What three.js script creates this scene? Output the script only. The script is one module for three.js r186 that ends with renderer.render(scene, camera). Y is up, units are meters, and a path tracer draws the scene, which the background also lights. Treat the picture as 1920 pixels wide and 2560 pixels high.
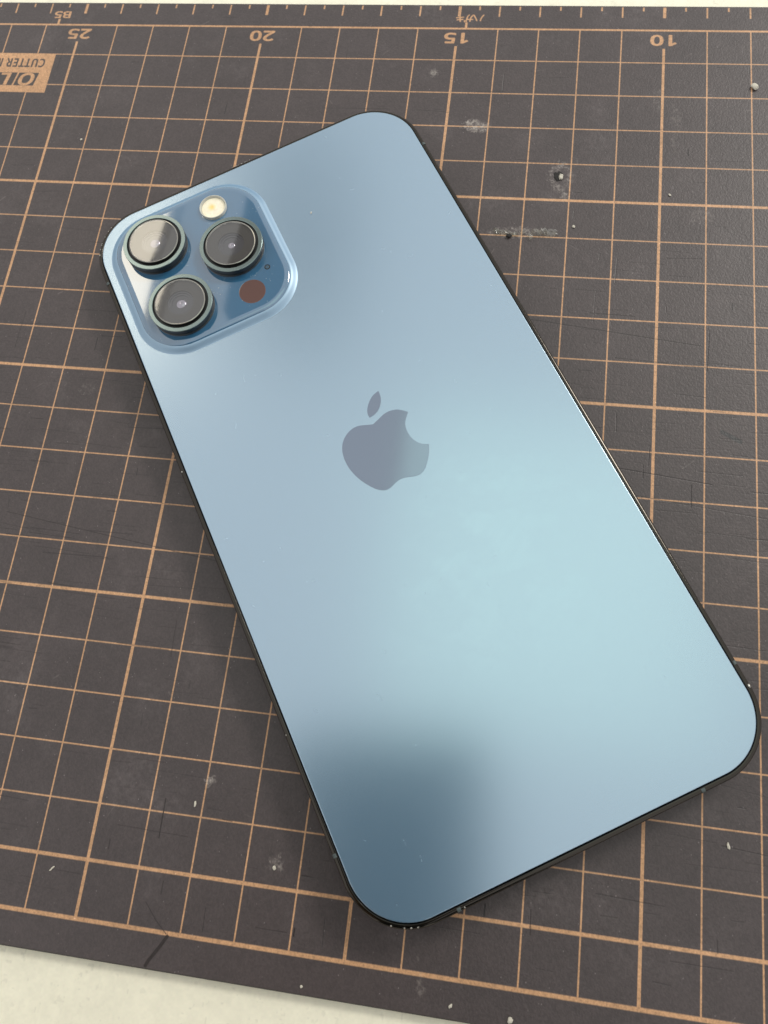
import * as THREE from 'three';
import { mergeGeometries, toCreasedNormals } from 'three/addons/utils/BufferGeometryUtils.js';
import { MarchingCubes } from 'three/addons/objects/MarchingCubes.js';
import { RectAreaLightUniformsLib } from 'three/addons/lights/RectAreaLightUniformsLib.js';

// ---------------------------------------------------------------- camera, surroundings, lamps, exposure
const scene = new THREE.Scene();
const CM = 0.01;
const camera = new THREE.PerspectiveCamera(65.05, 0.75, 0.005, 20);
const EYE = new THREE.Vector3(1.8009, 15.5958, 6.9966).multiplyScalar(CM);
const RIGHT = new THREE.Vector3(0.98793, -0.09652, -0.12112), UP = new THREE.Vector3(-0.08708, 0.30052, -0.94979), BACK = new THREE.Vector3(0.12808, 0.94888, 0.28848);
camera.position.copy(EYE);
camera.quaternion.setFromRotationMatrix(new THREE.Matrix4().makeBasis(RIGHT, UP, BACK));
camera.focus = 0.163;
camera.userData.fStop = 34;
scene.add(camera);
scene.background = new THREE.Color().setRGB(0.70, 0.70, 0.69);      // the even, pale surroundings of a bright workroom
const renderer = new THREE.WebGLRenderer({ antialias: true });
renderer.setSize(768, 1024);
renderer.toneMapping = THREE.LinearToneMapping;
renderer.toneMappingExposure = 1.22;
renderer.shadowMap.enabled = true;
RectAreaLightUniformsLib.init();
// ceiling lamps: [x, y, z, width, depth, radiance]
const LAMPS = [
  { at: [0.22, 2.0, -0.46], size: [0.92, 0.9], power: 0.76, colour: [0.83, 1, 0.88], label: 'wide pale ceiling lamp panel straight above the cutting mat', name: 'ceiling_lamp' },
  { at: [-1.19, 2.0, -1.35], size: [0.17, 0.8], power: 3.2, colour: [1, 0.905, 0.73], label: 'slim bright ceiling lamp off beyond the camera lenses', name: 'ceiling_lamp_001' },
  { at: [1.6, 2.0, -1.9], size: [0.85, 0.85], power: 24, colour: [1, 0.97, 0.90], label: 'square ceiling lamp beyond the far corner of the mat', name: 'ceiling_lamp_002' },
];

// ---------------------------------------------------------------- helpers
function rng(seed) { let a = seed >>> 0; return () => { a = (a + 0x6D2B79F5) | 0; let t = Math.imul(a ^ (a >>> 15), 1 | a); t = (t + Math.imul(t ^ (t >>> 7), 61 | t)) ^ t; return ((t ^ (t >>> 14)) >>> 0) / 4294967296; }; }
function hash2(x, y, s) { let h = Math.imul(x, 374761393) + Math.imul(y, 668265263) + Math.imul(s, 2246822519); h = Math.imul(h ^ (h >>> 13), 1274126177); return ((h ^ (h >>> 16)) >>> 0) / 4294967296; }
function vnoise(x, y, s) {
  const xi = Math.floor(x), yi = Math.floor(y), fx = x - xi, fy = y - yi, u = fx * fx * (3 - 2 * fx), v = fy * fy * (3 - 2 * fy);
  const a = hash2(xi, yi, s), b = hash2(xi + 1, yi, s), c = hash2(xi, yi + 1, s), d = hash2(xi + 1, yi + 1, s);
  return a + (b - a) * u + (c - a) * v + (a - b - c + d) * u * v;
}
function fbm(x, y, s, n = 4) { let t = 0, a = 0.5, k = 0; for (let i = 0; i < n; i++) { t += a * vnoise(x, y, s + i); k += a; a *= 0.5; x *= 2.03; y *= 2.03; } return t / k; }
const clamp = (x, a = 0, b = 1) => Math.min(b, Math.max(a, x));
function dataTexture(w, h, fill, srgb) {
  const d = new Uint8Array(w * h * 4);
  for (let j = 0; j < h; j++) for (let i = 0; i < w; i++) { const c = fill(i, j), o = (j * w + i) * 4; d[o] = c[0]; d[o + 1] = c[1]; d[o + 2] = c[2]; d[o + 3] = 255; }
  return finish(new THREE.DataTexture(d, w, h), srgb);
}
function finish(t, srgb) {
  t.magFilter = THREE.LinearFilter; t.minFilter = THREE.LinearFilter; t.wrapS = t.wrapT = THREE.RepeatWrapping;
  if (srgb) t.colorSpace = THREE.SRGBColorSpace;
  t.needsUpdate = true; return t;
}
const lin = (r, g, b) => new THREE.Color().setRGB(r, g, b);
function shadow(o) { o.traverse((m) => { if (m.isMesh) { m.castShadow = true; m.receiveShadow = true; } }); return o; }
function mesh(name, geometry, material, parent) { const m = new THREE.Mesh(geometry, material); m.name = name; m.castShadow = m.receiveShadow = true; parent.add(m); return m; }
function group(name, parent, x = 0, y = 0, z = 0) { const g = new THREE.Group(); g.name = name; g.position.set(x * CM, y * CM, z * CM); parent.add(g); return g; }
function tag(o, label, category, grp) { o.userData.label = label; o.userData.category = category; if (grp) o.userData.group = grp; return o; }
// rounded rectangle: points with outward normals, corner by corner (cm)
function roundRect(hw, hh, r, n = 20, side = 6) {
  const out = [], c = [[hw - r, -hh + r, -Math.PI / 2], [hw - r, hh - r, 0], [-hw + r, hh - r, Math.PI / 2], [-hw + r, -hh + r, Math.PI]];
  for (let k = 0; k < 4; k++) {
    const [cx, cz, a0] = c[k];
    for (let i = 0; i <= n; i++) { const a = a0 + (Math.PI / 2) * i / n; out.push([cx + r * Math.cos(a), cz + r * Math.sin(a), Math.cos(a), Math.sin(a)]); }
    const e = out[out.length - 1], [nx, nz, b0] = c[(k + 1) % 4], fx = nx + r * Math.cos(b0), fz = nz + r * Math.sin(b0);
    for (let i = 1; i < side; i++) out.push([e[0] + (fx - e[0]) * i / side, e[1] + (fz - e[1]) * i / side, e[2], e[3]]);
  }
  return out;
}
// sweep a profile of [inset, y] (outside in) round a closed path; cap = close the last ring with a fan; uv planar in metres
function sweep(path, profile, { capTop = false, capBottom = false, cx = 0, cz = 0 } = {}) {
  const pos = [], uv = [], idx = [], n = path.length;
  const put = (x, y, z) => { pos.push((x + cx) * CM, y * CM, (z + cz) * CM); uv.push((x + cx) * CM, (z + cz) * CM); return pos.length / 3 - 1; };
  for (const [d, y] of profile) for (const [x, z, nx, nz] of path) put(x - nx * d, y, z - nz * d);
  for (let k = 0; k + 1 < profile.length; k++) for (let i = 0; i < n; i++) { const a = k * n + i, b = k * n + (i + 1) % n; idx.push(a, a + n, b, b, a + n, b + n); }
  const fan = (k, flip) => {
    const y = profile[k][1], m = path.map(([x, z, nx, nz]) => put(x - nx * profile[k][0], y, z - nz * profile[k][0])), c = put(0, y, 0);
    for (let i = 0; i < n; i++) { const a = m[i], b = m[(i + 1) % n]; flip ? idx.push(c, a, b) : idx.push(c, b, a); }
  };
  if (capTop) fan(profile.length - 1, false);
  if (capBottom) fan(0, true);
  const g = new THREE.BufferGeometry();
  g.setAttribute('position', new THREE.Float32BufferAttribute(pos, 3)); g.setAttribute('uv', new THREE.Float32BufferAttribute(uv, 2)); g.setIndex(idx);
  g.computeVertexNormals(); return g;
}
function lathe(points, seg = 72) { return new THREE.LatheGeometry(points.map(([r, y]) => new THREE.Vector2(r * CM, y * CM)), seg); }
const crease = (g, a = 0.6) => toCreasedNormals(g.index ? g.toNonIndexed() : g, a);

// ---------------------------------------------------------------- desk
const MAT_T = 0.2;                                                   // mat thickness, cm; its face is y = 0
{
  const N = 1024, S = 24;                                            // px per side, cm per side
  const deskMap = dataTexture(N, N, (i, j) => {
    const x = i / N * S, y = j / N * S, r = hash2(i >> 1, j >> 1, 9);
    const wx = (f) => vnoise(x * f, y * f, 3);
    let v = 0.975 + 0.02 * (wx(2.1) - 0.5) + 0.025 * (vnoise(x * 9, y * 9, 4) - 0.5) + 0.02 * (r - 0.5);
    if (vnoise(x * 7.3, y * 7.3, 12) > 0.86 && vnoise(x * 21, y * 21, 5) > 0.6) v -= 0.035;
    if (vnoise(x * 12.1, y * 12.1, 13) > 0.93) v -= 0.05;
    return [clamp(v * 0.99) * 255, clamp(v * 0.972) * 255, clamp(v * 0.885) * 255];
  }, true);
  deskMap.repeat.set(1 / (S * CM), 1 / (S * CM));
  const deskMat = new THREE.MeshPhysicalMaterial({ map: deskMap, roughness: 0.55, specularIntensity: 0.7 });
  const g = sweep(roundRect(60, 40, 0.4, 6, 2), [[0, -2.6 - MAT_T], [0, -0.15 - MAT_T], [0.05, -0.04 - MAT_T], [0.16, -MAT_T]], { capTop: true, capBottom: true });
  const desk = mesh('desk_top', crease(g), deskMat, scene); desk.userData.kind = 'structure';
}

// ---------------------------------------------------------------- cutting mat: print, cuts and wear on one sheet
const MX = 16.0, MZ0 = -11.26, MZ1 = 11.10;                          // mat edges, cm; x = 15 - number on the mat, z = row - 10.5
const TAN = '#c59871', DARK = '#494141';
const col = (n) => 15 - n, row = (n) => n - 10.5;
function drawPrint(ctx, R) {
  const line = (x0, z0, x1, z1, w, c = TAN) => { ctx.strokeStyle = c; ctx.lineWidth = w; ctx.beginPath(); ctx.moveTo(x0, z0); ctx.lineTo(x1, z1); ctx.stroke(); };
  for (let r = 0; r <= 21; r++) {
    const thick = r === 0 ? 0.058 : r === 21 ? 0.076 : r % 5 === 0 ? 0.068 : 0.030;
    line(-15 - 0.03, row(r), 15 + 0.03, row(r), thick);
  }
  for (let c = 0; c <= 30; c++) {
    const five = c % 5 === 0, num = five && c > 0 && c < 30;
    line(col(c), row(num ? 0.56 : 0), col(c), row(21), five ? 0.062 : 0.030);
    if (num) text(String(c), col(c) + 0.0, row(0.30), 0.315, 1.38, 'sans-serif', 0.0);
    line(col(c), -11.225, col(c), -10.89, five ? 0.075 : 0.04);
    if (c < 30) line(col(c) - 0.5, -11.225, col(c) - 0.5, -11.1, 0.042);
  }
  function text(s, x, z, cap, stretch, font, ls, align = 'center', weight = '', fill = TAN) {   // upside down: the mat lies turned half round
    ctx.save(); ctx.translate(x, z); ctx.rotate(Math.PI); ctx.scale(cap / 72 * stretch, cap / 72); ctx.font = weight + '100px ' + font; ctx.textAlign = align; ctx.textBaseline = 'alphabetic'; ctx.fillStyle = fill;
    if (!weight) { ctx.strokeStyle = fill; ctx.lineWidth = 6; ctx.lineJoin = 'round'; ctx.strokeText(s, 0, 36); } ctx.fillText(s, 0, 36); ctx.restore();
  }
  // paper sizes on the ruler margin
  line(col(25.68), row(0), col(25.68), row(-0.2), 0.065); text('B5', col(25.62), row(-0.345), 0.215, 1.45, 'sans-serif', 0);
  line(col(14.8), row(0), col(14.8), row(-0.2), 0.06);
  ctx.save(); ctx.translate(col(14.72), row(-0.34)); ctx.rotate(Math.PI); ctx.strokeStyle = TAN; ctx.lineWidth = 0.036; ctx.lineCap = 'round';
  const st = (...p) => { ctx.beginPath(); ctx.moveTo(p[0], p[1]); for (let i = 2; i < p.length; i += 4) p.length - i >= 4 ? ctx.quadraticCurveTo(p[i], p[i + 1], p[i + 2], p[i + 3]) : ctx.lineTo(p[i], p[i + 1]); ctx.stroke(); };
  // small katakana written as strokes: ha, ga, ki
  st(-0.26, -0.08, -0.27, 0.03, -0.33, 0.10); st(-0.17, -0.08, -0.13, 0.03, -0.08, 0.10);
  st(-0.06, -0.04, 0.08, -0.04); st(0.08, -0.04, 0.08, 0.08, 0.03, 0.10); st(0.0, -0.10, 0.0, 0.04, -0.07, 0.10); st(0.09, -0.11, 0.10, -0.07); st(0.13, -0.12, 0.14, -0.08);
  st(0.18, -0.04, 0.32, -0.06); st(0.17, 0.03, 0.34, 0.01); st(0.24, -0.11, 0.27, 0.11);
  ctx.restore();
  // tan maker's block with cut-out lettering
  ctx.fillStyle = TAN; ctx.fillRect(-14.52, -9.51, 4.04, 1.28);
  text('CUTTER MAT', -10.70, -9.205, 0.275, 0.80, 'sans-serif', 0, 'left', 'bold ', '#4a423f');
  const para = (x0, w, h, sl) => { ctx.beginPath(); ctx.moveTo(x0, -8.87); ctx.lineTo(x0 - w, -8.87); ctx.lineTo(x0 - w - sl, -8.87 + h); ctx.lineTo(x0 - sl, -8.87 + h); ctx.closePath(); ctx.fill(); };
  const letters = ['O', 'L', 'F', 'A'];
  for (let k = 0; k < 4; k++) {
    const x0 = -10.79 - k * 0.60; ctx.fillStyle = '#4a423f'; para(x0, 0.555, 0.42, 0.07);
    ctx.save(); ctx.translate(x0 - 0.31, -8.66); ctx.rotate(Math.PI); ctx.transform(1, 0, -0.17, 1, 0, 0); ctx.scale(0.40 / 72 * 1.2, 0.40 / 72); ctx.font = 'bold 100px sans-serif'; ctx.textAlign = 'center'; ctx.fillStyle = TAN; ctx.fillText(letters[k], 0, 36); ctx.restore();
  }
}
function drawCuts(ctx, dark, light, bump) {
  const R = rng(77);
  const cut = (x, z, len, ang, w, a) => {
    let px = x, pz = z; ctx.strokeStyle = `rgba(${dark},${a})`; ctx.lineWidth = w; ctx.beginPath(); ctx.moveTo(px, pz);
    const n = Math.max(2, Math.ceil(len / 0.6)); let an = ang;
    for (let i = 0; i < n; i++) { px += Math.cos(an) * len / n; pz += Math.sin(an) * len / n; an += (R() - 0.5) * 0.012; ctx.lineTo(px, pz); }
    ctx.stroke();
  };
  const band = (z) => Math.exp(-(((z - 2.2) / 4.6) ** 2));
  for (let k = 0; k < 2800; k++) {                                    // knife cuts, mostly along the long side
    const x = -16 + 32 * R(), z = -10.8 + 21 * R(), u = R(); if (u > 0.10 + 0.9 * band(z)) { R(); R(); R(); continue; }
    const len = 0.15 + 1.7 * R() * R(); cut(x, z, len, (R() - 0.42) * 0.11, 0.008 + 0.008 * R(), 0.14 + 0.5 * R() * R() + 0.1 * R());
  }
  for (let k = 0; k < 26; k++) { const x = -15 + 30 * R(), z = -4 + 12 * R(); cut(x, z, 2.5 + 4 * R(), 0.02 + 0.14 * R(), 0.009 + 0.006 * R(), 0.35 + 0.35 * R()); }
  for (let k = 0; k < 90; k++) cut(-15 + 30 * R(), -10 + 20 * R(), 0.15 + 0.9 * R() * R(), Math.PI / 2 + (R() - 0.5) * 0.1, 0.010 + 0.012 * R(), 0.3 + 0.5 * R());
  if (!bump) {
    ctx.lineCap = 'round';
    ctx.strokeStyle = 'rgba(32,25,24,0.8)'; ctx.lineWidth = 0.062; ctx.beginPath(); ctx.moveTo(-3.23, 10.55); ctx.quadraticCurveTo(-3.34, 10.75, -3.49, 10.97); ctx.lineTo(-3.53, 11.06); ctx.stroke();
    ctx.strokeStyle = 'rgba(30,24,24,0.7)'; ctx.lineWidth = 0.014; ctx.beginPath(); ctx.moveTo(-3.74, 10.05); ctx.lineTo(-3.49, 10.32); ctx.lineTo(-3.26, 10.51); ctx.stroke();
    for (const [x, z, l, a] of [[2.35, 9.25, 0.2, 1.6], [1.9, 8.9, 0.5, 1.55], [5.6, -7.0, 0.16, 1.57], [7.95, -5.4, 0.22, 1.55], [6.55, -3.05, 0.16, 1.55], [-0.95, 10.1, 0.12, 1.57]]) { ctx.strokeStyle = 'rgba(28,22,22,0.8)'; ctx.lineWidth = 0.026; ctx.beginPath(); ctx.moveTo(x, z); ctx.lineTo(x + Math.cos(a) * l, z + Math.sin(a) * l); ctx.stroke(); }
    ctx.strokeStyle = 'rgba(48,50,52,0.6)'; ctx.lineWidth = 0.09; ctx.beginPath(); ctx.moveTo(6.34, -0.06); ctx.lineTo(6.69, 0.13); ctx.stroke();
  }
  // whitish glue films, scuffed: [x, z, rx, rz, inner radius, strokes, strength]
  for (const [x, z, rx, rz, hole, n, al] of [[0.70, -7.52, 0.31, 0.18, 0, 210, 0.34], [2.76, -6.14, 0.27, 0.38, 0.5, 200, 0.24], [1.95, -4.58, 0.74, 0.15, 0, 260, 0.26], [2.9, -5.66, 0.07, 0.12, 0, 26, 0.3], [-0.45, -9.1, 0.09, 0.08, 0, 50, 0.25], [4.9, -8.4, 0.14, 0.35, 0, 90, 0.10], [5.3, -7.6, 0.12, 0.7, 0, 150, 0.10], [5.9, -5.2, 0.25, 0.2, 0, 90, 0.14], [-7.3, 0.0, 0.2, 0.15, 0, 60, 0.12], [-2.95, 7.85, 0.08, 0.07, 0, 40, 0.3], [-1.45, 9.1, 0.14, 0.12, 0, 50, 0.22], [1.35, 10.7, 0.06, 0.2, 0, 30, 0.2]])
    for (let k = 0; k < n; k++) {
      const a = R() * 6.283, t = hole + (1 - hole) * Math.sqrt(R()), px = x + rx * t * Math.cos(a) * (0.8 + 0.4 * R()), pz = z + rz * t * Math.sin(a) * (0.8 + 0.4 * R()), an = R() * 6.283, l = 0.015 + 0.06 * R();
      ctx.strokeStyle = `rgba(${light},${al * (0.3 + 0.9 * R() * R())})`; ctx.lineWidth = 0.012 + 0.025 * R(); ctx.beginPath(); ctx.moveTo(px, pz); ctx.quadraticCurveTo(px + l * Math.cos(an), pz + l * Math.sin(an), px + l * Math.cos(an + 1), pz + l * Math.sin(an + 1)); ctx.stroke();
    }
  for (let k = 0; k < 130; k++) {                                     // pale scuffs
    const x = -15.5 + 31 * R(), z = -11 + 22 * R(), a = R() * 6.28, l = 0.05 + 0.35 * R() * R();
    ctx.strokeStyle = `rgba(${light},${0.05 + 0.16 * R()})`; ctx.lineWidth = 0.012 + 0.02 * R(); ctx.beginPath(); ctx.moveTo(x, z); ctx.quadraticCurveTo(x + l * 0.5 * Math.cos(a) + 0.04 * (R() - 0.5), z + l * 0.5 * Math.sin(a), x + l * Math.cos(a), z + l * Math.sin(a)); ctx.stroke();
  }
}
function matSheet(x0, x1) {                                          // colour and relief of one half of the mat's face
  const W = 2048, H = 2048, sx = W / (x1 - x0), sz = H / (MZ1 - MZ0);
  const surface = (fn) => { const c = document.createElement('canvas'); c.width = W; c.height = H; const t = c.getContext('2d'); fn(t); return t; };
  const place = (t) => { t.setTransform(sx, 0, 0, sz, -x0 * sx, -MZ0 * sz); };
  const a = surface((t) => { t.fillStyle = DARK; t.fillRect(0, 0, W, H); place(t); drawPrint(t); drawCuts(t, '30,25,24', '190,182,172', false); }).getImageData(0, 0, W, H).data;
  const b = surface((t) => { t.fillStyle = '#808080'; t.fillRect(0, 0, W, H); place(t); drawCuts(t, '0,0,0', '165,165,165', true); }).getImageData(0, 0, W, H).data;
  const colour = new Uint8Array(W * H * 4), relief = new Uint8Array(W * H * 4);
  for (let j = 0; j < H; j++) for (let i = 0; i < W; i++) {
    const o = (j * W + i) * 4, q = ((H - 1 - j) * W + i) * 4, x = x0 + i / sx, z = MZ0 + j / sz;
    const grain = vnoise(x * 38, z * 30, 21) - 0.5, fine = hash2(i >> 1, j, 5) - 0.5, soft = fbm(x * 0.7, z * 0.7, 31, 3) - 0.5, mid = vnoise(x * 5, z * 5, 41) - 0.5;
    let m = 1 + 0.10 * soft + 0.05 * mid + 0.14 * grain + 0.11 * fine, add = 0;
    const sp = hash2(i >> 1, j >> 1, 8); if (sp > 0.9988) add = 22 + 30 * hash2(i >> 1, j >> 1, 18);          // dust
    const film = fbm(x * 1.1 + 7, z * 1.1, 61, 4); if (film > 0.6) add += (film - 0.6) * 60 * vnoise(x * 14, z * 14, 62);
    if (a[o] > 130 && vnoise(x * 30, z * 30, 71) > 0.76) m *= 0.92;    // thin spots in the tan ink
    for (let k = 0; k < 3; k++) colour[q + k] = clamp((a[o + k] * m + add) / 255) * 255;
    colour[q + 3] = 255;
    const h = clamp((b[o] + 34 * grain + 22 * fine + 14 * mid) / 255) * 255; relief[q] = relief[q + 1] = relief[q + 2] = h; relief[q + 3] = 255;
  }
  const map = finish(new THREE.DataTexture(colour, W, H), true), bumpMap = finish(new THREE.DataTexture(relief, W, H), false);
  return new THREE.MeshPhysicalMaterial({ map, bumpMap, bumpScale: 0.00016, roughness: 0.43, specularIntensity: 1 });
}
const mat = group('cutting_mat', scene, 0, -MAT_T, 0);
tag(mat, 'dark brown self-healing cutting mat printed with a tan centimetre grid', 'cutting mat');
{
  // face: two halves in one mesh, one material each
  const half = (x0, x1) => { const g = new THREE.PlaneGeometry((x1 - x0) * CM, (MZ1 - MZ0) * CM, 1, 1); g.rotateX(-Math.PI / 2); g.translate((x0 + x1) / 2 * CM, MAT_T * CM, (MZ0 + MZ1) / 2 * CM); return g; };
  mesh('printed_face', mergeGeometries([half(-MX, 0), half(0, MX)], true), [matSheet(-MX, 0), matSheet(0, MX)], mat);
  const cz = (MZ0 + MZ1) / 2, hh = (MZ1 - MZ0) / 2;
  const core = new THREE.MeshStandardMaterial({ color: lin(0.045, 0.038, 0.036), roughness: 0.7 });
  mesh('mat_core', crease(sweep(roundRect(MX + 0.03, hh + 0.03, 0.12, 5, 2), [[0.03, 0], [0.0, 0.02], [0.0, MAT_T - 0.045], [0.03, MAT_T - 0.004]], { capTop: true, capBottom: true, cz })), core, mat);
}

// ---------------------------------------------------------------- the smartphone lying face down
const phone = group('smartphone', scene, -0.322, 0, 1.233);
phone.rotation.y = THREE.MathUtils.degToRad(31.4);
tag(phone, 'blue matte-backed smartphone with three camera lenses lying face down on the mat', 'smartphone');
const HW = 3.945, HH = 8.08, RC = 1.2, TOP = 0.745;
const M = {
  steel: new THREE.MeshPhysicalMaterial({ color: lin(0.060, 0.054, 0.047), metalness: 1, roughness: 0.10 }),
  band: new THREE.MeshPhysicalMaterial({ color: lin(0.07, 0.09, 0.09), roughness: 0.35 }),
  chip: new THREE.MeshStandardMaterial({ color: lin(0.62, 0.60, 0.55), metalness: 1, roughness: 0.3 }),
  black: new THREE.MeshPhysicalMaterial({ color: lin(0.01, 0.01, 0.011), roughness: 0.25 }),
};
{
  const N = 2048, S = 20, cv = document.createElement('canvas'); cv.width = cv.height = N;
  const t = cv.getContext('2d'), R = rng(31); t.fillStyle = '#000'; t.fillRect(0, 0, N, N); t.lineCap = 'round';
  for (let k = 0; k < 130; k++) {                                    // fibres, hairline scratches and specks on the matte glass
    const x = N * (0.28 + 0.44 * R()), y = N * (0.08 + 0.84 * R()), a = R() * 6.28, l = 2 + 8 * R() * R(), b = a + (R() - 0.5) * 2.4;
    t.strokeStyle = `rgba(255,255,255,${0.25 + 0.6 * R()})`; t.lineWidth = 1 + 1.3 * R(); t.beginPath(); t.moveTo(x, y); t.quadraticCurveTo(x + l * Math.cos(a), y + l * Math.sin(a), x + l * (Math.cos(a) + Math.cos(b)), y + l * (Math.sin(a) + Math.sin(b))); t.stroke();
  }
  const mark = t.getImageData(0, 0, N, N).data;
  const smudge = dataTexture(N, N, (i, j) => {                        // finger grease and grain in the matte glass
    const x = i / N * S - 10, y = j / N * S - 10, f = fbm(x * 0.8, y * 0.8, 101, 3), w = Math.exp(-(((x - 1.2) / 2.0) ** 2 + ((y - 2.6) / 2.0) ** 2));
    const fl = clamp((fbm(x * 1.5 + y * 0.7, y * 2.3 - x, 103, 3) - 0.45) * 5) * w, str = vnoise(x * 5 + y * 9, y * 3.2 - x * 1.7, 104);
    const v = 0.84 + 0.06 * (f - 0.5) + 0.05 * (vnoise(x * 26, y * 26, 102) - 0.5) - 0.20 * fl * (0.4 + 0.6 * str) + 0.42 * mark[((N - 1 - j) * N + i) * 4] / 255;
    const c = clamp(v) * 255; return [c, c, c];
  }, false);
  const dust = dataTexture(512, 512, (i, j) => {                      // dust on the polished camera face
    const sp = hash2(i >> 1, j >> 1, 55), cl = fbm(i / 60, j / 60, 57, 3), on = sp > 0.9985 - 0.010 * clamp((cl - 0.5) * 5) ? 0.25 + 0.5 * hash2(i >> 1, j >> 1, 58) : 0, haze = 0.05 * clamp((cl - 0.52) * 4);
    const c = [0.20, 0.40, 0.54].map((b) => clamp(b + (0.75 - b) * (on + haze)) * 255); return c;
  }, true);
  dust.repeat.set(1 / (4 * CM), 1 / (4 * CM));
  smudge.repeat.set(1 / (20 * CM), 1 / (20 * CM)); smudge.offset.set(0.5, 0.5);
  M.back = new THREE.MeshPhysicalMaterial({ color: lin(0.075, 0.175, 0.29), metalness: 0, ior: 6, specularColor: lin(0.76, 0.90, 1.0), roughness: 0.275, roughnessMap: smudge });
  M.skirt = new THREE.MeshPhysicalMaterial({ color: lin(0.075, 0.175, 0.29), metalness: 0, ior: 4.5, specularColor: lin(0.70, 0.86, 1.0), roughness: 0.46 });
  M.gloss = new THREE.MeshPhysicalMaterial({ map: dust, metalness: 0, roughness: 0.05, clearcoat: 1, clearcoatRoughness: 0.03, ior: 2.3 });
  M.logo = new THREE.MeshPhysicalMaterial({ color: lin(0.265, 0.315, 0.395), metalness: 1, roughness: 0.10 });
}
const outline = roundRect(HW, HH, RC, 48, 8);
mesh('frame', sweep(outline, [[0.09, 0.012], [0.05, 0.014], [0.02, 0.03], [0.005, 0.06], [0, 0.10], [0, 0.30], [0, 0.62], [0.002, 0.645], [0.007, 0.668], [0.016, 0.687], [0.030, 0.699], [0.048, 0.7065], [0.066, 0.709], [0.080, 0.709], [0.090, 0.705], [0.098, 0.696], [0.103, 0.680], [0.105, 0.64]]), M.steel, phone);
mesh('screen_glass', crease(sweep(outline, [[0.086, 0.004], [0.086, 0.05]], { capBottom: true, capTop: true })), M.black, phone);
mesh('back_glass', sweep(outline, [[0.122, 0.60], [0.122, 0.730], [0.123, 0.7385], [0.126, 0.7425], [0.131, 0.7445], [0.138, TOP]], { capTop: true }), M.back, phone);

// camera plateau: curved skirt in the back glass with a polished face
const PC = [-1.80, -5.84];
{
  const pr = []; for (let k = 0; k <= 18; k++) { const t = k / 18; pr.push([-0.02 + 0.17 * t, TOP - 0.002 + 0.088 * (t * t * (3 - 2 * t))]); }
  mesh('camera_skirt', sweep(roundRect(1.86, 1.90, 1.06, 44, 6), pr, { cx: PC[0], cz: PC[1] }), M.skirt, phone);
  mesh('camera_plateau', sweep(roundRect(1.713, 1.753, 0.913, 44, 6), [[0, 0.79], [0, 0.826], [0.012, 0.840], [0.03, 0.851], [0.055, 0.860], [0.085, 0.8655], [0.12, 0.868], [0.122, 0.8681]], { capTop: true, cx: PC[0], cz: PC[1] }), M.gloss, phone);
}
const LENS = {
  barrel: new THREE.MeshPhysicalMaterial({ color: lin(0.010, 0.014, 0.018), metalness: 0.2, roughness: 0.3, clearcoat: 0.5 }),
  ring: new THREE.MeshPhysicalMaterial({ color: lin(0.24, 0.30, 0.295), metalness: 1, roughness: 0.2 }),
  rim: new THREE.MeshPhysicalMaterial({ color: lin(0.34, 0.33, 0.30), metalness: 1, roughness: 0.12 }),
  groove: new THREE.MeshPhysicalMaterial({ color: lin(0.012, 0.013, 0.013), roughness: 0.45 }),
  mask: new THREE.MeshPhysicalMaterial({ color: lin(0.022, 0.017, 0.013), roughness: 0.5 }),
  well: new THREE.MeshPhysicalMaterial({ color: lin(0.016, 0.014, 0.022), roughness: 0.35, clearcoat: 0.4 }),
  element: new THREE.MeshPhysicalMaterial({ color: lin(0.30, 0.27, 0.33), metalness: 0.8, roughness: 0.16, clearcoat: 1, clearcoatRoughness: 0.02, ior: 1.7 }),
  cover: new THREE.MeshPhysicalMaterial({ color: lin(1, 1, 1), transmission: 1, thickness: 0, roughness: 0.04, ior: 2.1 }),
};
{
  const N = 256;
  const dirt = dataTexture(N, N, (i, j) => { const v = 128 + 120 * (hash2(i, j, 3) - 0.5) * (vnoise(i / 9, j / 9, 4) > 0.5 ? 1 : 0.3); return [v, v, v]; }, false);
  dirt.repeat.set(6, 1); LENS.barrel.bumpMap = dirt; LENS.barrel.bumpScale = 0.00006;
}
const Y0 = 0.866;
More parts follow.
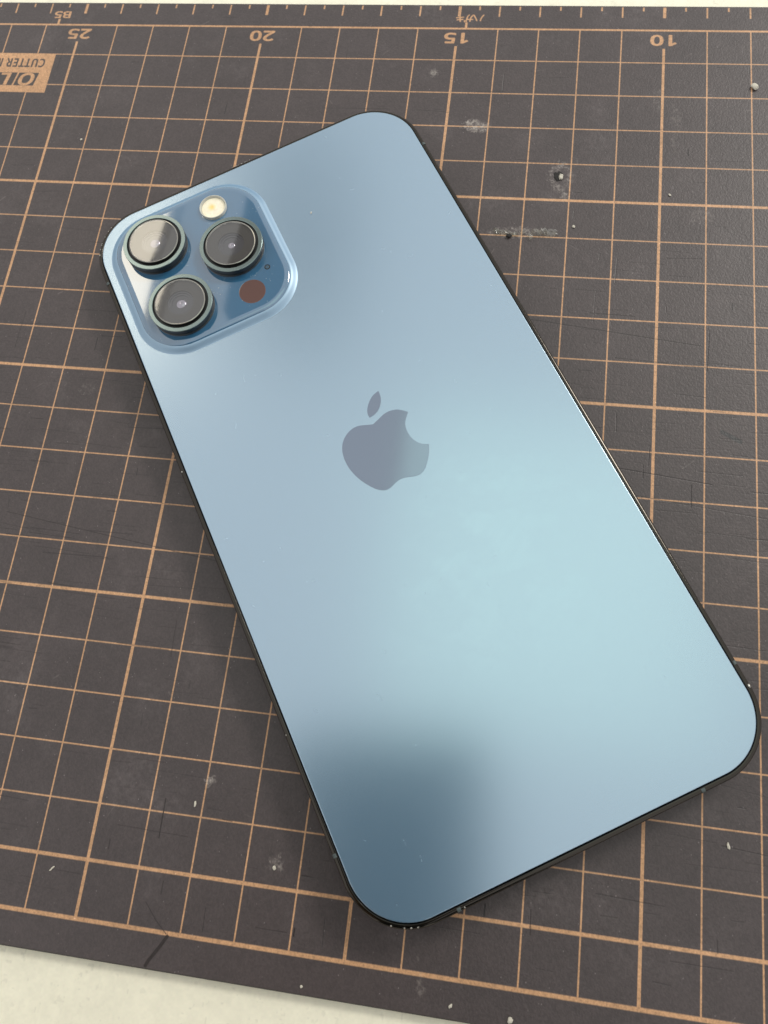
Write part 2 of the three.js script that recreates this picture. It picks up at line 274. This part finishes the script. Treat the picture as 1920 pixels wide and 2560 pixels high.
function lens(x, z, iris) {
  const g = group('camera_lens', phone, x, 0.05, z);
  mesh('barrel', crease(lathe([[0.698, Y0 - 0.07], [0.698, 0.850], [0.682, 0.858], [0.682, 0.925], [0.690, 0.930], [0.690, 0.985], [0.700, 0.992], [0.702, 1.012]])), LENS.barrel, g);
  mesh('ring', crease(lathe([[0.702, 1.010], [0.700, 1.024], [0.694, 1.030], [0.622, 1.030], [0.614, 1.025], [0.612, 1.015]]), 0.9), LENS.ring, g);
  mesh('groove', crease(lathe([[0.612, 1.018], [0.612, 0.985], [0.556, 0.985], [0.556, 1.056]])), LENS.groove, g);
  mesh('rim', crease(lathe([[0.556, 1.055], [0.553, 1.064], [0.545, 1.068], [0.536, 1.067], [0.531, 1.060], [0.531, 1.02]]), 1.2), LENS.rim, g);
  mesh('mask', crease(lathe([[0.531, 1.030], [0.29, 1.022], [0.285, 0.99], [0.17, 0.93], [0.165, 0.90], [0.001, 0.90]])), LENS.mask, g);
  const e = crease(lathe([[0.285, 1.005], [0.25, 1.000], [0.248, 0.985], [0.20, 0.982], [0.198, 0.970], [0.001, 0.965]]), 0.5); mesh('lens_well', e, LENS.well, g);
  const dome = []; for (let k = 0; k <= 10; k++) { const a = k / 10 * 1.1; dome.push([iris * Math.sin(1.1 - a) / Math.sin(1.1), 0.968 + iris * 0.45 * (Math.cos(1.1 - a) - Math.cos(1.1))]); }
  dome[10][0] = 0.0005; mesh('lens_element', lathe(dome), LENS.element, g);
  mesh('cover_glass', lathe([[0.533, 1.060], [0.40, 1.0615], [0.20, 1.0622], [0.0005, 1.0625]]), LENS.cover, g);
  return g;
}
lens(-2.556, -6.705, 0.11); lens(-1.042, -5.825, 0.075); lens(-2.551, -4.975, 0.105);
{
  const f = group('flash', phone, -1.053, 0, -7.06);
  const cream = dataTexture(128, 128, (i, j) => { const x = i / 64 - 1, y = j / 64 - 1, r = Math.hypot(x * 1.1, y), q = Math.exp(-(((x + 0.1) / 0.28) ** 2 + ((y - 0.12) / 0.28) ** 2)), n = 0.06 * (vnoise(i / 9, j / 9, 3) - 0.5); return [clamp(1.0 + n) * 255, clamp(0.96 - 0.09 * q + n) * 255, clamp(0.90 - 0.36 * q - 0.05 * r + n) * 255]; }, true);
  const disc = new THREE.CircleGeometry(0.268 * CM, 48); disc.rotateX(-Math.PI / 2); disc.translate(0, 0.885 * CM, 0);
  mesh('diffuser', disc, new THREE.MeshPhysicalMaterial({ map: cream, roughness: 0.5, clearcoat: 0.6, clearcoatRoughness: 0.1 }), f);
  mesh('housing', crease(lathe([[0.308, Y0 - 0.01], [0.308, 0.930], [0.302, 0.938], [0.290, 0.938], [0.276, 0.915], [0.272, 0.88]]), 0.9), new THREE.MeshPhysicalMaterial({ color: lin(0.55, 0.55, 0.50), roughness: 0.2, clearcoat: 1 }), f);
  const l = group('lidar_sensor', phone, -1.053, 0, -4.635);
  mesh('window', crease(lathe([[0.292, Y0 - 0.01], [0.292, Y0 + 0.0045], [0.288, Y0 + 0.006], [0.0005, Y0 + 0.006]])), new THREE.MeshPhysicalMaterial({ color: lin(0.115, 0.052, 0.043), roughness: 0.05, clearcoat: 1, clearcoatRoughness: 0.04, ior: 1.9 }), l);
  const mic = group('microphone_hole', phone, -0.534, 0, -5.05);
  mesh('hole_ring', crease(lathe([[0.066, Y0 - 0.005], [0.062, Y0 + 0.006], [0.057, Y0 + 0.008], [0.048, Y0 + 0.007], [0.042, Y0 + 0.0035]]), 1.0), M.steel, mic);
  const h = new THREE.CircleGeometry(0.043 * CM, 24); h.rotateX(-Math.PI / 2); h.translate(0, (Y0 + 0.004) * CM, 0); mesh('hole', h, new THREE.MeshStandardMaterial({ color: lin(0.05, 0.10, 0.15), roughness: 0.6 }), mic);
}
// polished fruit emblem with leaf, let into the glass
{
  const A = [0.02, -0.66, 0.16, -0.71, 0.31, -0.765, 0.44, -0.775, 0.59, -0.735, 0.69, -0.66, 0.76, -0.59], B = [0.76, -0.59, 0.68, -0.50, 0.61, -0.40, 0.575, -0.28, 0.57, -0.14, 0.605, 0.01, 0.68, 0.13, 0.76, 0.195, 0.84, 0.23];
  const C = [0.84, 0.23, 0.79, 0.345, 0.715, 0.47, 0.625, 0.585, 0.53, 0.68, 0.42, 0.727, 0.31, 0.722, 0.21, 0.685, 0.12, 0.658, 0.02, 0.648, -0.07, 0.667, -0.17, 0.705, -0.25, 0.728, -0.34, 0.725, -0.41, 0.69, -0.49, 0.625, -0.575, 0.515, -0.665, 0.37, -0.74, 0.20, -0.79, 0.02, -0.807, -0.18, -0.785, -0.36, -0.73, -0.51, -0.65, -0.62, -0.54, -0.705, -0.42, -0.757, -0.31, -0.768, -0.22, -0.752, -0.10, -0.703, 0.02, -0.66];
  const L1 = [0.42, -1.29, 0.28, -1.245, 0.16, -1.155, 0.07, -1.045, 0.02, -0.93, 0.02, -0.83], L2 = [0.02, -0.83, 0.14, -0.85, 0.25, -0.91, 0.345, -1.02, 0.40, -1.14, 0.42, -1.29];
  const pts = (a, n) => { const v = []; for (let i = 0; i < a.length; i += 2) v.push(new THREE.Vector3(a[i], 0, a[i + 1])); return new THREE.CatmullRomCurve3(v, false, 'centripetal').getPoints(n).map((p) => new THREE.Vector2(p.x * CM, p.z * CM)); };
  const inlay = (list, y) => { const s = new THREE.Shape(list.flatMap((a) => pts(a, 40).slice(0, -1))); const g = new THREE.ExtrudeGeometry(s, { depth: 0.00003, bevelEnabled: true, bevelThickness: 0.00001, bevelSize: 0.00004, bevelSegments: 1 }); g.rotateX(Math.PI / 2); g.translate(0, y * CM, 0); return g; };
  const e = group('emblem', phone, 0, 0, 0);
  mesh('fruit', inlay([A, B, C], TOP + 0.0035), M.logo, e); mesh('leaf', inlay([L1, L2], TOP + 0.0035), M.logo, e);
}
// side keys
{
  const key = (name, x, z, len) => { const g = sweep(roundRect(0.034, len / 2, 0.03, 4, 2), [[0, 0.24], [0, 0.48]], { capTop: true, capBottom: true }); const m = mesh(name, crease(g), M.steel, phone); m.position.set(x * CM, 0, z * CM); };
  key('power_key', -HW + 0.012, -3.3, 1.75); key('volume_key', HW - 0.012, -3.9, 1.05); key('volume_key', HW - 0.012, -2.6, 1.05); key('mute_switch', HW - 0.012, -5.2, 0.6);
}
// antenna bands and chips in the frame
{
  const near = (x, z) => { let b = 0, d = 9; outline.forEach((q, i) => { const e = Math.hypot(q[0] - x, q[1] - z); if (e < d) { d = e; b = i; } }); return outline[b]; };
  const bandGeo = new THREE.BufferGeometry();
  {
    const pr = [[-0.0015, 0.10], [-0.0015, 0.62], [0.0025, 0.661], [0.013, 0.692], [0.0295, 0.7098], [0.05, 0.7158], [0.068, 0.7138], [0.08, 0.706]], pos = [], idx = [], w = 0.034;
    for (const [d, y] of pr) pos.push(-w * CM, y * CM, -d * CM, w * CM, y * CM, -d * CM);
    for (let k = 0; k + 1 < pr.length; k++) { const a = k * 2; idx.push(a, a + 1, a + 2, a + 1, a + 3, a + 2); }
    bandGeo.setAttribute('position', new THREE.Float32BufferAttribute(pos, 3)); bandGeo.setIndex(idx); bandGeo.computeVertexNormals();
  }
  for (const [x, z, a] of [[-HW, 6.42, -Math.PI / 2], [HW, 6.41, Math.PI / 2], [2.30, HH, 0], [-2.30, HH, 0], [HW, -6.49, Math.PI / 2], [-HW, -6.49, -Math.PI / 2]]) {
    const b = mesh('antenna_band', bandGeo, M.band, phone); b.position.set(x * CM, 0, z * CM); b.rotation.y = a;
  }
  const R = rng(5);
  const spots = [[3.90, 6.86, 0.07], [-3.945, -1.49, 0.035], [-3.83, -7.30, 0.04], [-3.43, 7.80, 0.03], [-3.25, 7.90, 0.026], [-3.16, 7.95, 0.03], [-3.05, 7.99, 0.024], [-2.2, 8.06, 0.03], [-3.945, 4.2, 0.025]];
  for (let k = 0; k < 12; k++) spots.push([-0.35 + 0.5 * R() + 0.1 * R(), -8.08, 0.014 + 0.02 * R()]);
  for (let k = 0; k < 9; k++) { const a = Math.PI * (1.08 + 0.34 * R()); spots.push([-2.745 + 1.2 * Math.cos(a), -6.88 + 1.2 * Math.sin(a), 0.012 + 0.02 * R()]); }
  for (const [x, z, r] of spots) {
    const g = new THREE.IcosahedronGeometry(r * 0.6 * CM, 1), q = near(x, z), p = g.attributes.position, hx = Math.abs(q[2]) > 0.99 ? q[0] : x, S = rng(Math.round(r * 1e5 + x * 900));
    const K = 0.7 + 0.6 * S(); for (let i = 0; i < p.count; i++) p.setXYZ(i, p.getX(i) * K, p.getY(i) * 0.22, p.getZ(i) * (1.5 - 0.5 * K));
    const bx = Math.abs(q[2]) > 0.99 ? q[0] : Math.abs(q[3]) > 0.99 ? x : q[0], bz = Math.abs(q[2]) > 0.99 ? z : q[1];
    const m = mesh('chip', g, M.chip, phone); m.position.set((bx - q[2] * 0.032) * CM, 0.7075 * CM, (bz - q[3] * 0.032) * CM); m.rotation.z = -q[2] * 0.6; m.rotation.x = q[3] * 0.6;
  }
}

// ---------------------------------------------------------------- dried glue and crumbs on the mat
const glueMat = new THREE.MeshPhysicalMaterial({ color: lin(0.92, 0.92, 0.88), transmission: 0.94, thickness: 0, roughness: 0.10, ior: 1.5 });
const crumbMat = new THREE.MeshPhysicalMaterial({ color: lin(0.60, 0.56, 0.47), roughness: 0.7 });
function blob(rx, rz, h, seed, rag = 0.35, hole = 0) {               // lumpy patch of dried glue with an uneven rim, cm
  const pos = [], idx = [], nr = 12, na = 56;
  const edge = (a) => 1 - rag + rag * 2 * fbm(Math.cos(a) * 2.2 + 9, Math.sin(a) * 2.2 + 9, seed, 3);
  for (let r = 0; r <= nr; r++) for (let k = 0; k < na; k++) {
    const a = k / na * Math.PI * 2, t = hole + (1 - hole) * r / nr, e = edge(a), x = Math.cos(a) * rx * t * e, z = Math.sin(a) * rz * t * e;
    pos.push(x * CM, (0.0035 + h * (1 - t ** 4) * (0.15 + 0.85 * fbm(x * 9 + 3, z * 9, seed + 7, 3)) + h * 0.3 * (r < nr ? vnoise(x * 26, z * 26, seed + 3) : 0)) * CM, z * CM);
  }
  for (let r = 0; r < nr; r++) for (let k = 0; k < na; k++) { const a = r * na + k, b = r * na + (k + 1) % na; idx.push(a, b, a + na, b, b + na, a + na); }
  const g = new THREE.BufferGeometry(); g.setAttribute('position', new THREE.Float32BufferAttribute(pos, 3)); g.setIndex(idx); g.computeVertexNormals(); return g;
}
{
  const b = group('glue_ring', scene, 2.74, 0, -6.15); tag(b, 'pale pit with a dark rim inside a round glue scuff on the mat', 'glue');
  const pit = blob(0.11, 0.14, 0.02, 14, 0.4); mesh('scar', pit, new THREE.MeshStandardMaterial({ color: lin(0.018, 0.016, 0.015), roughness: 0.8 }), b);
  const core = mesh('pit', blob(0.055, 0.085, 0.05, 17, 0.25), crumbMat, b); core.position.set(0.045 * CM, 0.012 * CM, 0.02 * CM);
  const c = group('glue_streak', scene, 2.0, 0, -4.57); c.rotation.y = -0.03; tag(c, 'long glossy streak of clear dried glue beside the phone edge', 'glue');
  const R = rng(8);
  for (let k = 0; k < 9; k++) { const l = mesh('lump', blob(0.05 + 0.13 * R(), 0.03 + 0.06 * R(), 0.06 + 0.07 * R(), 23 + k, 0.6), glueMat, c); l.position.set((-0.62 + 0.15 * k + 0.08 * R()) * CM, 0.002 * k * CM, (R() - 0.5) * 0.14 * CM); l.rotation.y = (R() - 0.5) * 0.8; }
  const f = mesh('scar', blob(0.07, 0.05, 0.03, 37, 0.4), new THREE.MeshStandardMaterial({ color: lin(0.018, 0.016, 0.015), roughness: 0.8 }), c); f.position.set(-0.28 * CM, 0.03 * CM, 0.1 * CM);
}
const crumbs = [
  [-5.65, 9.74, 0.022, 0.075, 'white sliver of paper lying by the lower thick grid line'], [-3.15, 8.28, 0.028, 0.07, 'white curl of paper beside a thin grid line'],
  [-1.47, 9.17, 0.04, 0.045, 'grey-white crumb near the lower corner of the phone'], [-9.11, -6.78, 0.035, 0.03, 'small white crumb left of the camera end of the phone'],
  [7.06, -8.81, 0.11, 0.09, 'flaky beige crumb, largest on the mat, beyond the number ten'], [6.44, 7.76, 0.03, 0.07, 'pale yellow crumb off the lower right corner of the phone'],
  [3.14, -4.80, 0.035, 0.045, 'tiny yellowish ring-shaped crumb past the glue streak'], [5.21, -5.74, 0.04, 0.03, 'small cream crumb just beside the thick line of number ten'],
  [2.91, 10.96, 0.05, 0.06, 'grey-beige crumb on the plain margin of the mat'], [-0.69, 10.98, 0.03, 0.03, 'tiny grey crumb at the plain lower margin'],
  [1.9, 10.9, 0.05, 0.03, 'dull grey crumb close beside the grey-beige one on the margin'],
];
crumbs.forEach(([x, z, rx, rz, label], i) => {
  const g = new THREE.IcosahedronGeometry(1, 2), p = g.attributes.position, tiny = Math.min(rx, rz);
  for (let k = 0; k < p.count; k++) {
    const X = p.getX(k), Y = p.getY(k), Z = p.getZ(k), n = 0.65 + 0.75 * fbm(X * 1.9 + 5 + i, (Y + Z) * 1.9 + 5, 200 + i, 2);
    p.setXYZ(k, X * rx * n * CM + (rz > 2 * rx ? Math.sin(Z * 2) * rx * 0.5 * CM : 0), (Y * tiny * 0.6 * n + tiny * 0.6) * CM, Z * rz * n * CM);
  }
  g.computeVertexNormals();
  const m = mesh('crumb' + (i ? '_' + String(i).padStart(3, '0') : ''), g, crumbMat, scene); m.position.set(x * CM, 0, z * CM); m.scale.setScalar(0.78); m.rotation.y = 0.3 * ((i * 37) % 7 - 3);
  tag(m, label, 'crumb', 'crumbs lying on the cutting mat');
});
{
  const g = new THREE.IcosahedronGeometry(1, 1); g.scale(0.014 * CM, 0.01 * CM, 0.035 * CM); g.translate(0, 0.01 * CM, 0);
  const m = mesh('lint_speck', g, crumbMat, scene), p = new THREE.Vector3(0.877 * CM, TOP * CM, -5.971 * CM).applyAxisAngle(new THREE.Vector3(0, 1, 0), phone.rotation.y).add(phone.position);
  m.position.copy(p); tag(m, 'white speck of lint on the blue back near the camera plateau', 'lint');
}

// ---------------------------------------------------------------- what the shiny back mirrors: the phone that takes the picture, and the ceiling lamps
{
  const t = group('held_smartphone', scene); tag(t, 'dark smartphone held above the mat, mirrored in the blue back', 'smartphone');
  t.position.copy(EYE).addScaledVector(RIGHT, -3.1 * CM).addScaledVector(UP, -6.3 * CM).addScaledVector(BACK, 0.10 * CM);
  t.quaternion.setFromRotationMatrix(new THREE.Matrix4().makeBasis(RIGHT, BACK, UP.clone().negate()));
  const o = roundRect(3.75, 7.5, 0.6, 12, 2), shell = new THREE.MeshPhysicalMaterial({ color: lin(0.11, 0.112, 0.115), roughness: 0.4 });
  mesh('body', crease(sweep(o, [[0.1, 0], [0, 0.08], [0, 0.66], [0.1, 0.74]], { capBottom: true, capTop: true })), shell, t);
}
{
  const b = mesh('ceiling_box', new THREE.BoxGeometry(0.32, 0.22, 0.7).translate(0, 0.11, 0), new THREE.MeshStandardMaterial({ color: lin(0.30, 0.29, 0.28), roughness: 0.7 }), scene);
  b.position.set(-0.70, 2.02, -1.55); tag(b, 'grey box unit overhead, mirrored in the glossy camera plateau', 'ceiling unit');
}
// the person taking the picture, bent over the desk: shades the near side of the mat and the foot of the phone
{
  const V = (x, y, z) => new THREE.Vector3(x, y, z);
  const cap = (p, a, b, ra, rb) => { const ab = b.clone().sub(a), t = clamp(p.clone().sub(a).dot(ab) / ab.lengthSq()); return p.distanceTo(a.clone().addScaledVector(ab, t)) - (ra + (rb - ra) * t); };
  const smin = (a, b, k) => { const h = clamp(0.5 + 0.5 * (b - a) / k); return b + (a - b) * h - k * h * (1 - h); };
  function surface(bones, centre, half, res, k) {
    const mc = new MarchingCubes(res, new THREE.MeshStandardMaterial(), false, false, 60000); mc.isolation = 0; mc.reset();
    const p = V(0, 0, 0), hs = res / 2;
    for (let z = 0; z < res; z++) for (let y = 0; y < res; y++) for (let x = 0; x < res; x++) {
      p.set((x - hs) / hs * half + centre.x, (y - hs) / hs * half + centre.y, (z - hs) / hs * half + centre.z);
      let d = 1; for (const [a, b, ra, rb] of bones) d = smin(d, cap(p, a, b, ra, rb ?? ra), k);
      mc.field[x + y * res + z * res * res] = -d;
    }
    mc.update();
    const n = mc.count, g = new THREE.BufferGeometry(); g.setAttribute('position', new THREE.BufferAttribute(mc.positionArray.slice(0, n * 3), 3)); g.setAttribute('normal', new THREE.BufferAttribute(mc.normalArray.slice(0, n * 3), 3));
    g.scale(half, half, half); g.translate(centre.x, centre.y, centre.z); return g;
  }
  const person = group('person', scene); person.position.set(0, 0, 0.60); tag(person, 'person in a dark sweater leaning over the desk, one hand holding the raised phone', 'person');
  const at = (x, y, z) => V(x, y, z - 0.60);
  const edge = EYE.clone().addScaledVector(RIGHT, -6.95 * CM).addScaledVector(UP, -9.0 * CM).addScaledVector(BACK, 0.5 * CM); edge.z -= 0.60;   // where the hand meets the phone
  const on = (r, u, b) => edge.clone().addScaledVector(RIGHT, r * CM).addScaledVector(UP, u * CM).addScaledVector(BACK, b * CM);
  const wrist = on(-3.2, -7.2, 1.2), head = at(0.0, 0.56, 0.33);
  const cloth = surface([[at(0, -0.25, 0.66), at(0, 0.05, 0.62), 0.155, 0.15], [at(0, 0.05, 0.62), at(0, 0.36, 0.50), 0.15, 0.13], [at(-0.17, 0.39, 0.49), at(0.17, 0.39, 0.49), 0.075, 0.075],
    [at(-0.2, 0.39, 0.49), at(-0.31, 0.16, 0.43), 0.062, 0.05], [at(-0.31, 0.16, 0.43), wrist.clone().lerp(at(-0.31, 0.16, 0.43), 0.12), 0.05, 0.036],
    [at(0.2, 0.39, 0.49), at(0.30, 0.12, 0.54), 0.062, 0.05], [at(0.30, 0.12, 0.54), at(0.28, -0.10, 0.62), 0.05, 0.04]], at(0, 0.12, 0.50), 0.52, 84, 0.05);
  const skin = surface([[at(0, 0.58, 0.345), at(0, 0.52, 0.31), 0.088, 0.062], [at(0, 0.545, 0.385), at(0, 0.40, 0.46), 0.056, 0.06], [at(0, 0.545, 0.262), at(0, 0.525, 0.242), 0.009, 0.014], [at(-0.02, 0.495, 0.256), at(0.02, 0.495, 0.256), 0.008], [at(-0.045, 0.572, 0.268), at(0.045, 0.572, 0.268), 0.010], [at(-0.083, 0.55, 0.35), at(-0.088, 0.57, 0.36), 0.01], [at(0.083, 0.55, 0.35), at(0.088, 0.57, 0.36), 0.01]], at(0, 0.50, 0.36), 0.19, 72, 0.016);
  const fingers = [0, 1, 2, 3].flatMap((k) => { const u = 2.6 - 1.95 * k, l = [0.95, 1.08, 1.0, 0.8][k]; return [[on(-1.6, u - 1.2, 0.2), on(-0.95, u, -0.75), 0.009, 0.0085], [on(-0.95, u, -0.75), on(0.4 * l, u + 0.35, -1.25), 0.0085, 0.008], [on(0.4 * l, u + 0.35, -1.25), on(2.3 * l, u + 0.6, -1.22), 0.008, 0.0068]]; });
  const hand = surface([[wrist, on(-2.2, -3.6, 0.6), 0.025, 0.024], [on(-2.1, -4.2, 0.5), on(-1.75, 1.2, 0.3), 0.015, 0.013], [on(-2.0, -3.9, 0.7), on(-1.6, -1.2, 0.5), 0.015, 0.013], [on(-1.9, -3.6, 0.9), on(-0.9, -1.2, 1.6), 0.014, 0.011], [on(-0.9, -1.2, 1.6), on(0.9, 1.3, 1.75), 0.0105, 0.0085], ...fingers], on(-0.8, -2.4, 0.4), 0.088, 72, 0.006);
  const rw = at(0.28, -0.12, 0.62), rh = (x, y, z) => rw.clone().add(V(x, y, z));
  const rest = surface([[rh(0, 0.03, 0), rh(0, -0.05, -0.005), 0.027, 0.024], [rh(-0.012, -0.06, -0.025), rh(-0.01, -0.12, -0.03), 0.016, 0.014], [rh(0.002, -0.06, 0.0), rh(0.002, -0.125, -0.002), 0.016, 0.014], [rh(0.004, -0.06, 0.025), rh(0.004, -0.115, 0.025), 0.015, 0.013], [rh(-0.005, -0.055, -0.03), rh(-0.03, -0.10, -0.052), 0.013, 0.010],
    ...[-0.033, -0.012, 0.009, 0.029].flatMap((q, k) => { const l = [0.9, 1, 0.95, 0.75][k]; return [[rh(0, -0.122, q), rh(-0.006, -0.122 - 0.04 * l, q), 0.009, 0.0085], [rh(-0.006, -0.122 - 0.04 * l, q), rh(-0.022, -0.122 - 0.072 * l, q), 0.0085, 0.007]]; })], rh(-0.005, -0.08, 0), 0.12, 64, 0.006);
  mesh('body', mergeGeometries([skin, hand, rest]), new THREE.MeshPhysicalMaterial({ color: lin(0.42, 0.27, 0.19), roughness: 0.6 }), person);
  mesh('hair', surface([[at(0, 0.615, 0.36), at(0, 0.585, 0.40), 0.083, 0.08], [at(-0.045, 0.64, 0.315), at(0.05, 0.64, 0.315), 0.045]], at(0, 0.60, 0.37), 0.15, 48, 0.03), new THREE.MeshStandardMaterial({ color: lin(0.02, 0.016, 0.013), roughness: 0.6 }), person);
  for (const q of [-1, 1]) { const e = new THREE.SphereGeometry(0.012, 16, 12); const m = mesh('eye', e, new THREE.MeshPhysicalMaterial({ color: lin(0.05, 0.04, 0.035), roughness: 0.1 }), person); m.position.copy(at(0.034 * q, 0.552, 0.268)); }
  mesh('sweater', cloth, new THREE.MeshPhysicalMaterial({ color: lin(0.03, 0.034, 0.045), roughness: 0.9 }), person);
}
for (const L of LAMPS) {
  const g = new THREE.Group(); g.name = L.name; g.position.set(...L.at); scene.add(g); tag(g, L.label, 'lamp');
  const [w, d] = L.size, c = lin(...L.colour);
  mesh('housing', new THREE.BoxGeometry(w + 0.04, 0.05, d + 0.04).translate(0, 0.031, 0), new THREE.MeshStandardMaterial({ color: lin(0.8, 0.8, 0.8), roughness: 0.5 }), g);
  mesh('diffuser', new THREE.PlaneGeometry(w, d).rotateX(Math.PI / 2).translate(0, 0.003, 0), new THREE.MeshStandardMaterial({ color: lin(0.3, 0.3, 0.3), emissive: c, emissiveIntensity: 0.12, roughness: 0.6 }), g);
  const light = new THREE.RectAreaLight(c, L.power, w, d); light.rotation.x = -Math.PI / 2; light.position.y = -0.002; g.add(light);
}
shadow(scene);
renderer.render(scene, camera);
